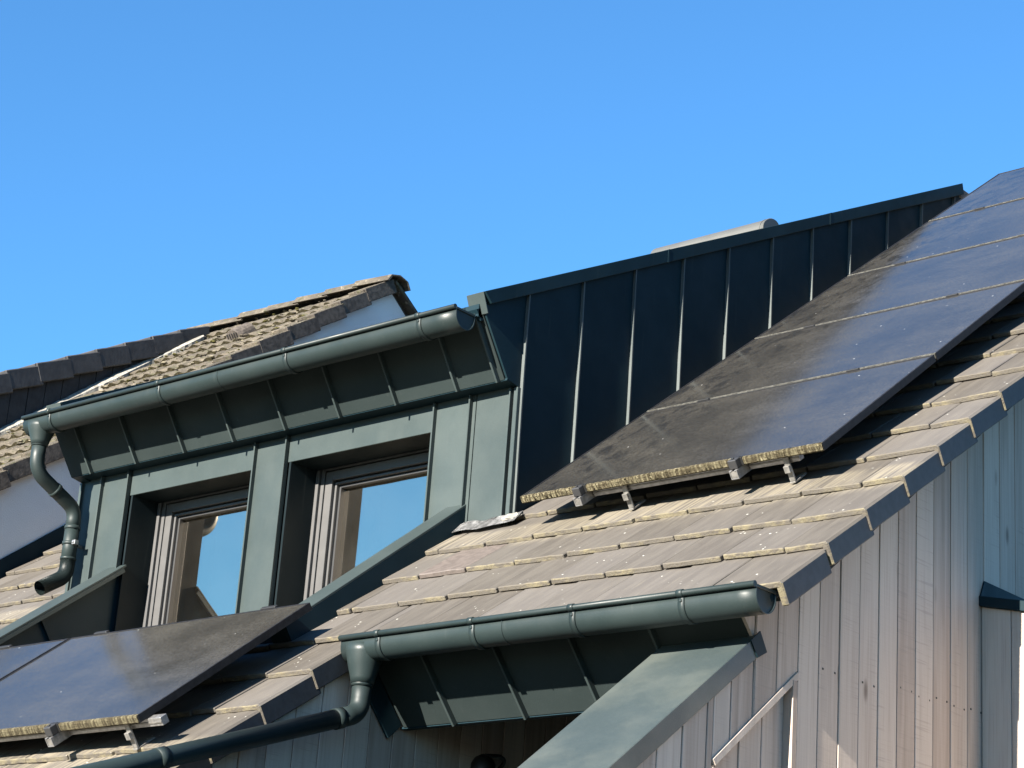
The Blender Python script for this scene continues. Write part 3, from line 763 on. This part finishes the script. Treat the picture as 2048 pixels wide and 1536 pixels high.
solar_panel(-3.950, -2.205, -2.252, -1.118, 'black solar panel below the dormer windows at the left picture edge', 'solar panels below the windows')

def hook(u, v, parent):
    h = rbox('roof_hook', u - .014, u + .014, v - .006, v + .006, -.155, -.040, ALUD, parent, .002)
    rbox('foot', u - .014, u + .014, v - .01, v + .10, -.163, -.1555, ALUD, h, .001)
    rbox('nose', u - .014, u + .014, v - .022, v - .0062, -.110, -.078, ALUD, h, .001)
def rail_set(label, slope_rails, v_lo, v_hi, cross, hooks):
    t = thing('mounting_frame', RP(slope_rails[0], v_lo, -.1), label, 'mounting frame', 'aluminium panel mounts')
    for u in slope_rails:
        # C profile rail: two flanges and a web
        bm = bmesh.new()
        for q_ in ((u - .021, u - .016, -.079, -.037), (u + .016, u + .021, -.079, -.037), (u - .016, u + .016, -.079, -.074), (u - .016, u - .007, -.042, -.037), (u + .007, u + .016, -.042, -.037)):
            bm_box(bm, q_[0], q_[1], v_lo, v_hi, q_[2], q_[3], .0006, ROOF)
        rr = obj('rail', mesh_bm(bm), t, ALU)
        rbox('end_cap', u - .0155, u + .0155, v_lo + .002, v_lo + .006, -.0735, -.0425, ALUD, rr, .0005)
        c = rbox('end_clamp', u - .022, u + .022, v_lo + .012, v_lo + .052, -.036, .006, FRAMED, t, .003)
        rbox('clamp_lip', u - .022, u + .022, v_lo + .048, v_lo + .066, .0015, .006, BLK, c, .0008)
        rbox('clamp_bolt', u - .006, u + .006, v_lo + .026, v_lo + .038, .0062, .012, BLK, c, .002)
        rbox('clamp_gap', u + .0222, u + .034, v_lo + .050, v_lo + .066, -.034, .004, BLK, c, .001)
    for a, b_ in cross:
        rbox('cross_rail', a, b_, v_lo + .10, v_lo + .138, -.0745, -.0375, ALU, t, .0015)
        rbox('cross_rail_lip', a, b_, v_lo + .096, v_lo + .0998, -.060, -.053, ALUD, t, .0005)
    for u in hooks: hook(u, v_lo + .085, t)
    return t
rail_set('aluminium mounting rails and hooks under the right hand column of panels', (.375, 1.270), -.058, 5.86, ((.40, 1.245), (1.295, 1.56)), (.60, 1.50))
rail_set('aluminium mounting rails and hooks under the panels below the windows', (-1.0, -2.7, -3.5), -2.31, -1.16, ((-.975, -.36), (-2.675, -1.025)), (-.565, -1.9))
# mid clamps on the seams of the column
mc = thing('mid_clamps', RP(.375, PH, 0), 'small black clamps holding the panel seams of the right column', 'clamps')
for r in range(1, 5):
    for u in (.375, 1.27): rbox('clamp', u - .035, u + .035, r * PH - .017, r * PH - .001, -.02, .006, BLK, mc, .002)
tc = thing('top_clamps', RP(-1.0, -1.1, 0), 'small black clamps on the upper edge of the panels below the windows', 'clamps')
for u in (-.72, -1.95, -2.75): rbox('clamp', u - .05, u + .05, -1.122, -1.098, -.02, .006, BLK, tc, .003)

# ================================================================== ROOF WINDOW HOOD ON THE DORMER
rw = thing('roof_window', (-1.4, 3.3, droof(3.3)), 'pale grey rounded roof window hood behind the dormer verge', 'roof window')
A = math.atan(.52); base = Matrix.Translation((0, 3.36, droof(3.36))) @ Matrix.Rotation(A, 4, 'X')
bm = bmesh.new(); prof = [(-.10, .02)] + [(-.10 + .20 * (1 - math.cos(math.pi * i / 10)) / 2, .085 + .062 * math.sin(math.pi * i / 10)) for i in range(11)] + [(.10, .02)]
bm_prism(bm, prof, 'x', -1.86, -.93, .004); bm.transform(base); obj('hood', mesh_bm(bm, smooth=False), rw, HOOD)
bm = bmesh.new(); prof2 = [(p[0] * 1.03, p[1] + .003) for p in prof]; bm_prism(bm, prof2, 'x', -.955, -.945, .001); bm_prism(bm, prof2, 'x', -.93, -.918, .003); bm.transform(base); obj('hood_end', mesh_bm(bm), rw, HOOD)
bm = bmesh.new(); bm_box(bm, -1.84, -.95, -1.0, -.11, .02, .07, .004, base); obj('sash', mesh_bm(bm), rw, HOOD)
bm = bmesh.new(); bm_box(bm, -1.76, -1.03, -.94, -.17, .0705, .076, .001, base); obj('pane', mesh_bm(bm), rw, PANE)

# ================================================================== EXTENSION AT THE RIGHT
EY = 1.10
ext = thing('extension', (2.6, EY, -4.5), 'timber clad extension with dark sloping coping at the right picture edge', 'extension')
etop = lambda x: -.49 - .21 * (x - GX)
ew = prism('wall', [(GX, -4.5), (4.6, -4.5), (4.6, etop(4.6) - .03), (GX, etop(GX) - .03)], 'y', EY + .022, EY + 3.2, FELT, ext)
x = GX + .004
while x < 4.55:
    w_ = .146 if x > GX + .1 else .148
    prism('board', [(x, -4.48), (x + w_ - .004, -4.48), (x + w_ - .004, etop(x + w_)), (x, etop(x))], 'y', EY, EY + .02, WOOD, ew, .0018); x += w_
prism('coping', [(GX - .0, etop(GX) - .0), (4.66, etop(4.66)), (4.66, etop(4.66) + .048), (GX - .0, etop(GX) + .048)], 'y', EY - .02, EY + .12, ZDARK, ext, .002)
prism('upstand', [(EY - .016, etop(GX) + .045), (EY + .02, etop(GX) + .125), (EY + 3.1, etop(GX) + .125), (EY + 3.1, etop(GX) + .045)], 'x', GX + .001, GX + .008, ZDARK, ext, .001)
prism('roof_sheet', [(GX + .01, etop(GX) + .02), (4.62, etop(4.62) + .02), (4.62, etop(4.62) + .03), (GX + .01, etop(GX) + .03)], 'y', EY + .121, EY + 3.2, ZINC, ext, 0)

# ================================================================== WALL LAMP UNDER THE PORCH
lamp = thing('wall_lamp', (LX, .08, -1.34), 'small black lamp on the shaded porch wall at the bottom edge', 'lamp')
bm = bmesh.new(); bm_tube(bm, [(LX + .07, .01, -1.235), (LX + .07, .01, -1.25), (LX + .07, .01, -1.28), (LX + .07, .01, -1.36)], [.012, .04, .058, .062], 20); obj('shade', mesh_bm(bm), lamp, BLK)
bm = bmesh.new(); bm_tube(bm, arc_path([(LX, .17, -1.30), (LX + .05, .19, -1.235), (LX + .07, .12, -1.225), (LX + .07, .02, -1.24)], .05), .010, 10); obj('arm', mesh_bm(bm), lamp, BLK)
bm = bmesh.new(); bm_tube(bm, [(LX, .17, -1.31), (LX + .015, .17, -1.31)], .035, 18); obj('rose', mesh_bm(bm), lamp, BLK)

# ================================================================== NEIGHBOUR WITH BROWN ROOF
NB_OFF = .759
ntop = lambda y: 1.167 + .759 * (y - .724)
TN = math.atan(.759)
nb = thing('neighbour_house', (-6.4, 2.0, -4.5), 'neighbouring house with mossy brown tiled roof and white rendered gable', 'house')
NVX = -5.335; NRY, NRZ = 4.19, 3.735
nwall = prism('gable_wall', [(-1.5, -4.5), (9.9, -4.5), (9.9, ntop(NRY) - .09 - .76 * (9.9 - NRY)), (NRY, ntop(NRY) - .09), (-1.5, ntop(-1.5) - .09)], 'x', -5.6, -5.40, RENDER, nb)
prism('core', [(-1.5, -4.5), (9.8, -4.5), (9.8, ntop(NRY) - .13 - .76 * (9.8 - NRY)), (NRY, ntop(NRY) - .13), (-1.5, ntop(-1.5) - .13)], 'x', -9.5, -5.61, FELT, nb)
NF = Matrix.Translation((0, .724, 1.167)) @ Matrix.Rotation(TN, 4, 'X')
def wavy_tile(wd, ln=.40):
    bm = bmesh.new(); n = 14; rows = []
    for vv in (0, ln * .5, ln):
        a = [bm.verts.new((wd * i / n, vv, .012 * math.sin(2 * math.pi * 2 * i / n + .6) + .036 - .105 * vv + random.uniform(-.002, .002))) for i in range(n + 1)]
        rows.append(a)
    low_ = [bm.verts.new((v.co.x, v.co.y, v.co.z - .034)) for v in rows[0]]
    for A_, B_ in zip(rows, rows[1:]):
        for i in range(n): bm.faces.new((A_[i], A_[i + 1], B_[i + 1], B_[i])).smooth = True
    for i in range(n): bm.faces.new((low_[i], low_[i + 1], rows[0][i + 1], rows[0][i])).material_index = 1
    for i in (0, n):   # close the sides
        b2 = [bm.verts.new((r[i].co.x, r[i].co.y, r[i].co.z - .022)) for r in rows[1:]]
        bm.faces.new((rows[0][i], rows[1][i], b2[0], low_[i])); bm.faces.new((rows[1][i], rows[2][i], b2[1], b2[0]))
    me = bpy.data.meshes.new('wavy'); bm.to_mesh(me); bm.free(); me.materials.append(BROWN); me.materials.append(BSHADE); return me
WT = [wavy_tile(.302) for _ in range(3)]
nroof = house
nroof = box('roof', -9.4, -5.42, -2.6, 4.33, -.16, -.105, FELT, nb, 0, NF)
def nverge(me_cache={}):
    if 'm' not in me_cache:
        bm = bmesh.new(); bm_box(bm, -.20, 0, 0, .38, -.018, .012, .004); k = len(bm.faces)
        bm_box(bm, -.03, 0.004, 0, .365, -.105, .016, .006); bm.faces.ensure_lookup_table()
        for f in bm.faces[k:]: f.material_index = 1
        bmesh.ops.recalc_face_normals(bm, faces=bm.faces[:])
        for f in bm.faces:
            if f.normal.z > .6: f.material_index = 0
        me = bpy.data.meshes.new('nv'); bm.to_mesh(me); bm.free(); me.materials.append(BROWN); me.materials.append(BSKIRT); me_cache['m'] = me
    return me_cache['m']
NG = .335
slope_len = (NRY - .724) / math.cos(TN)
nk = int(slope_len / NG)
for k in range(-5, nk + 1):
    vv = slope_len - .06 - NG * (nk + 1 - k)
    obj('verge_tile', nverge(), nroof, None, NF @ Matrix.Translation((NVX, vv, -.004)) @ Matrix.Rotation(-.085 + random.uniform(-.006, .006), 4, 'X') @ Matrix.Rotation(random.uniform(-.012, .012), 4, 'Z'))
    u = NVX - .19
    while u > -7.5:
        u -= .30
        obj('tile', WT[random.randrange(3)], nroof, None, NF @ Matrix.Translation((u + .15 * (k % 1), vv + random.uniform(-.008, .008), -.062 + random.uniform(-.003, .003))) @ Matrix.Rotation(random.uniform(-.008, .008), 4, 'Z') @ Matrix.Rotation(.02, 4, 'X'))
# the same course line beyond the dark dormer
NRM = ridge_mesh(.42, .15, [BROWN], .64, 4)
for i in range(10):
    obj('ridge_tile', NRM, nb, None, Matrix.Translation((NVX - .40 - .36 * i + .03, NRY + .02, NRZ - .008 + random.uniform(-.008, .008))) @ Matrix.Rotation(.035 + random.uniform(-.015, .015), 4, 'Y') @ Matrix.Rotation(random.uniform(-.02, .02), 4, 'Z'))
# rear slope with its verge
NB2 = Matrix.Translation((0, NRY + .04, ntop(NRY) - .03)) @ Matrix.Rotation(-TN, 4, 'X')
box('rear_slope', -9.4, -5.42, 0.0, 7.4, -.12, -.03, BSKIRT, nb, 0, NB2)
for k in range(9): obj('rear_verge_tile', nverge(), nb, None, NB2 @ Matrix.Translation((NVX, .04 + NG * (k + 1), .0)) @ Matrix.Rotation(math.pi, 4, 'Z') @ Matrix.Translation((.19, 0, 0)) @ Matrix.Rotation(-.05, 4, 'X'))
# mortar under the ridge end
bm = bmesh.new(); bmesh.ops.create_icosphere(bm, subdivisions=2, radius=1)
for v in bm.verts: v.co = (NVX - .06 + v.co.x * .05, NRY + .02 + v.co.y * .09, NRZ + .0 + v.co.z * .075)
obj('ridge_mortar', mesh_bm(bm), nb, BSKIRT)
# lichen and moss cushions
bm = bmesh.new()
for i in range(600):
    u = random.uniform(-7.3, NVX - .02); vv = random.uniform(-.9, slope_len - .05); r = .005 + .022 * random.random() ** 3
    c = NF @ Vector((u, vv, random.uniform(-.034, -.012)))
    t = bmesh.new(); bmesh.ops.create_icosphere(t, subdivisions=1, radius=r)
    for v in t.verts: v.co = Vector((v.co.x * random.uniform(.8, 1.4), v.co.y * 1.3, v.co.z * .5)) + c
    mi = random.choice((0, 1, 2, 2))
    for f in t.faces: f.material_index = mi
    tm = bpy.data.meshes.new('t'); t.to_mesh(tm); t.free(); bm.from_mesh(tm); bpy.data.meshes.remove(tm)
MOSS = m_plain('moss', (.06, .055, .02), .95, .1, 0, .3, 60); PALE = m_plain('pale_lichen', (.17, .15, .11), .95, .1, 0, .2, 60)
o = obj('moss_cushions', mesh_bm(bm), nb, [MOSS, PALE, BROWN]); o['kind'] = 'stuff'
# grille vent tile
vt = NF @ Matrix.Translation((-6.34, slope_len - 1.02, -.03))
bm = bmesh.new(); prf = [(.085 * math.cos(math.pi * i / 10), .085 * math.sin(math.pi * i / 10)) for i in range(11)]
bm_prism(bm, prf, 'y', 0, .2, .002); bm.transform(vt); vent = obj('roof_vent', mesh_bm(bm), nb, BSKIRT)
for i in range(5):
    bm = bmesh.new(); bm_box(bm, -.06 + .027 * i, -.048 + .027 * i, -.006, -.001, .004, .055, .001, vt); obj('slot', mesh_bm(bm), vent, BLK)
# flashing where our tiles meet the neighbour's wall
rbox('wall_flashing', -5.40, -5.385, -3.0, 6.0, -.26, -.07, ZDARK, house, .002)

# ================================================================== DARK DORMER FARTHER LEFT
FX = -7.36
fd = thing('far_dormer', (-8.4, 2.0, 1.5), 'dark slate hung dormer with stepped grey verge tiles at the far left', 'dormer')
fverge = lambda y: 2.565 + .54 * (y - 1.88)
fc = prism('cheek', [(.4, ntop(.4) - .1), (3.85, ntop(3.85) - .1), (3.85, fverge(3.85) - .10), (.4, fverge(.4) - .10)], 'x', FX - .6, FX - .012, FELT, fd)
y = .42
while y < 3.8:
    prism('slate', [(y + .003, ntop(y) - .06), (y + .157, ntop(y + .157) - .06), (y + .157, fverge(y + .157) - .06), (y + .003, fverge(y) - .06)], 'x', FX - .012 + random.uniform(-.002, .002), FX + random.uniform(-.002, .002), DSLATE, fc, .001); y += .16
prism('roof_sheet', [(.1, fverge(.1) - .03), (3.95, fverge(3.95) - .03), (3.95, fverge(3.95) - .1), (.1, fverge(.1) - .1)], 'x', FX - 2.4, FX - .06, DVERGE, fd)
FF = Matrix.Translation((0, 1.88, 2.565)) @ Matrix.Rotation(math.atan(.54), 4, 'X')
bm = bmesh.new(); bm_box(bm, -.30, 0, 0, .37, -.022, .012, .006); bm_box(bm, -.032, .006, 0, .352, -.150, .014, .008)
FV = mesh_bm(bm); FV.materials.append(DVERGE)
for k in range(-6, 7):
    obj('verge_tile', FV, fd, None, FF @ Matrix.Translation((FX + .05, .03 + .318 * k, 0)) @ Matrix.Rotation(-.075, 4, 'X') @ Matrix.Rotation(random.uniform(-.012, .012), 4, 'Z'))
    u = FX - .25
    for c in range(5):
        bm = None
        obj('tile', FV, fd, None, FF @ Matrix.Translation((u - .30 * c, .03 + .318 * k, -.006)) @ Matrix.Rotation(-.075, 4, 'X')); 
# mortar fillet between cheek and brown tiles
bm = bmesh.new(); n = 90; prev = None
for i in range(n + 1):
    yy = .5 + 3.35 * i / n; wd = .075 + .022 * math.sin(yy * 9) + random.uniform(-.006, .006); hg = .055 + random.uniform(-.005, .006)
    ring = [bm.verts.new((FX - .01, yy, ntop(yy) + hg - .035)), bm.verts.new((FX + wd * .5, yy, ntop(yy) + hg * .62 - .022)), bm.verts.new((FX + wd, yy, ntop(yy) - .014)), bm.verts.new((FX + wd, yy, ntop(yy) - .09))]
    if prev:
        for j in range(3): bm.faces.new((prev[j], ring[j], ring[j + 1], prev[j + 1]))
    prev = ring
obj('mortar_fillet', mesh_bm(bm), fd, MORTAR)
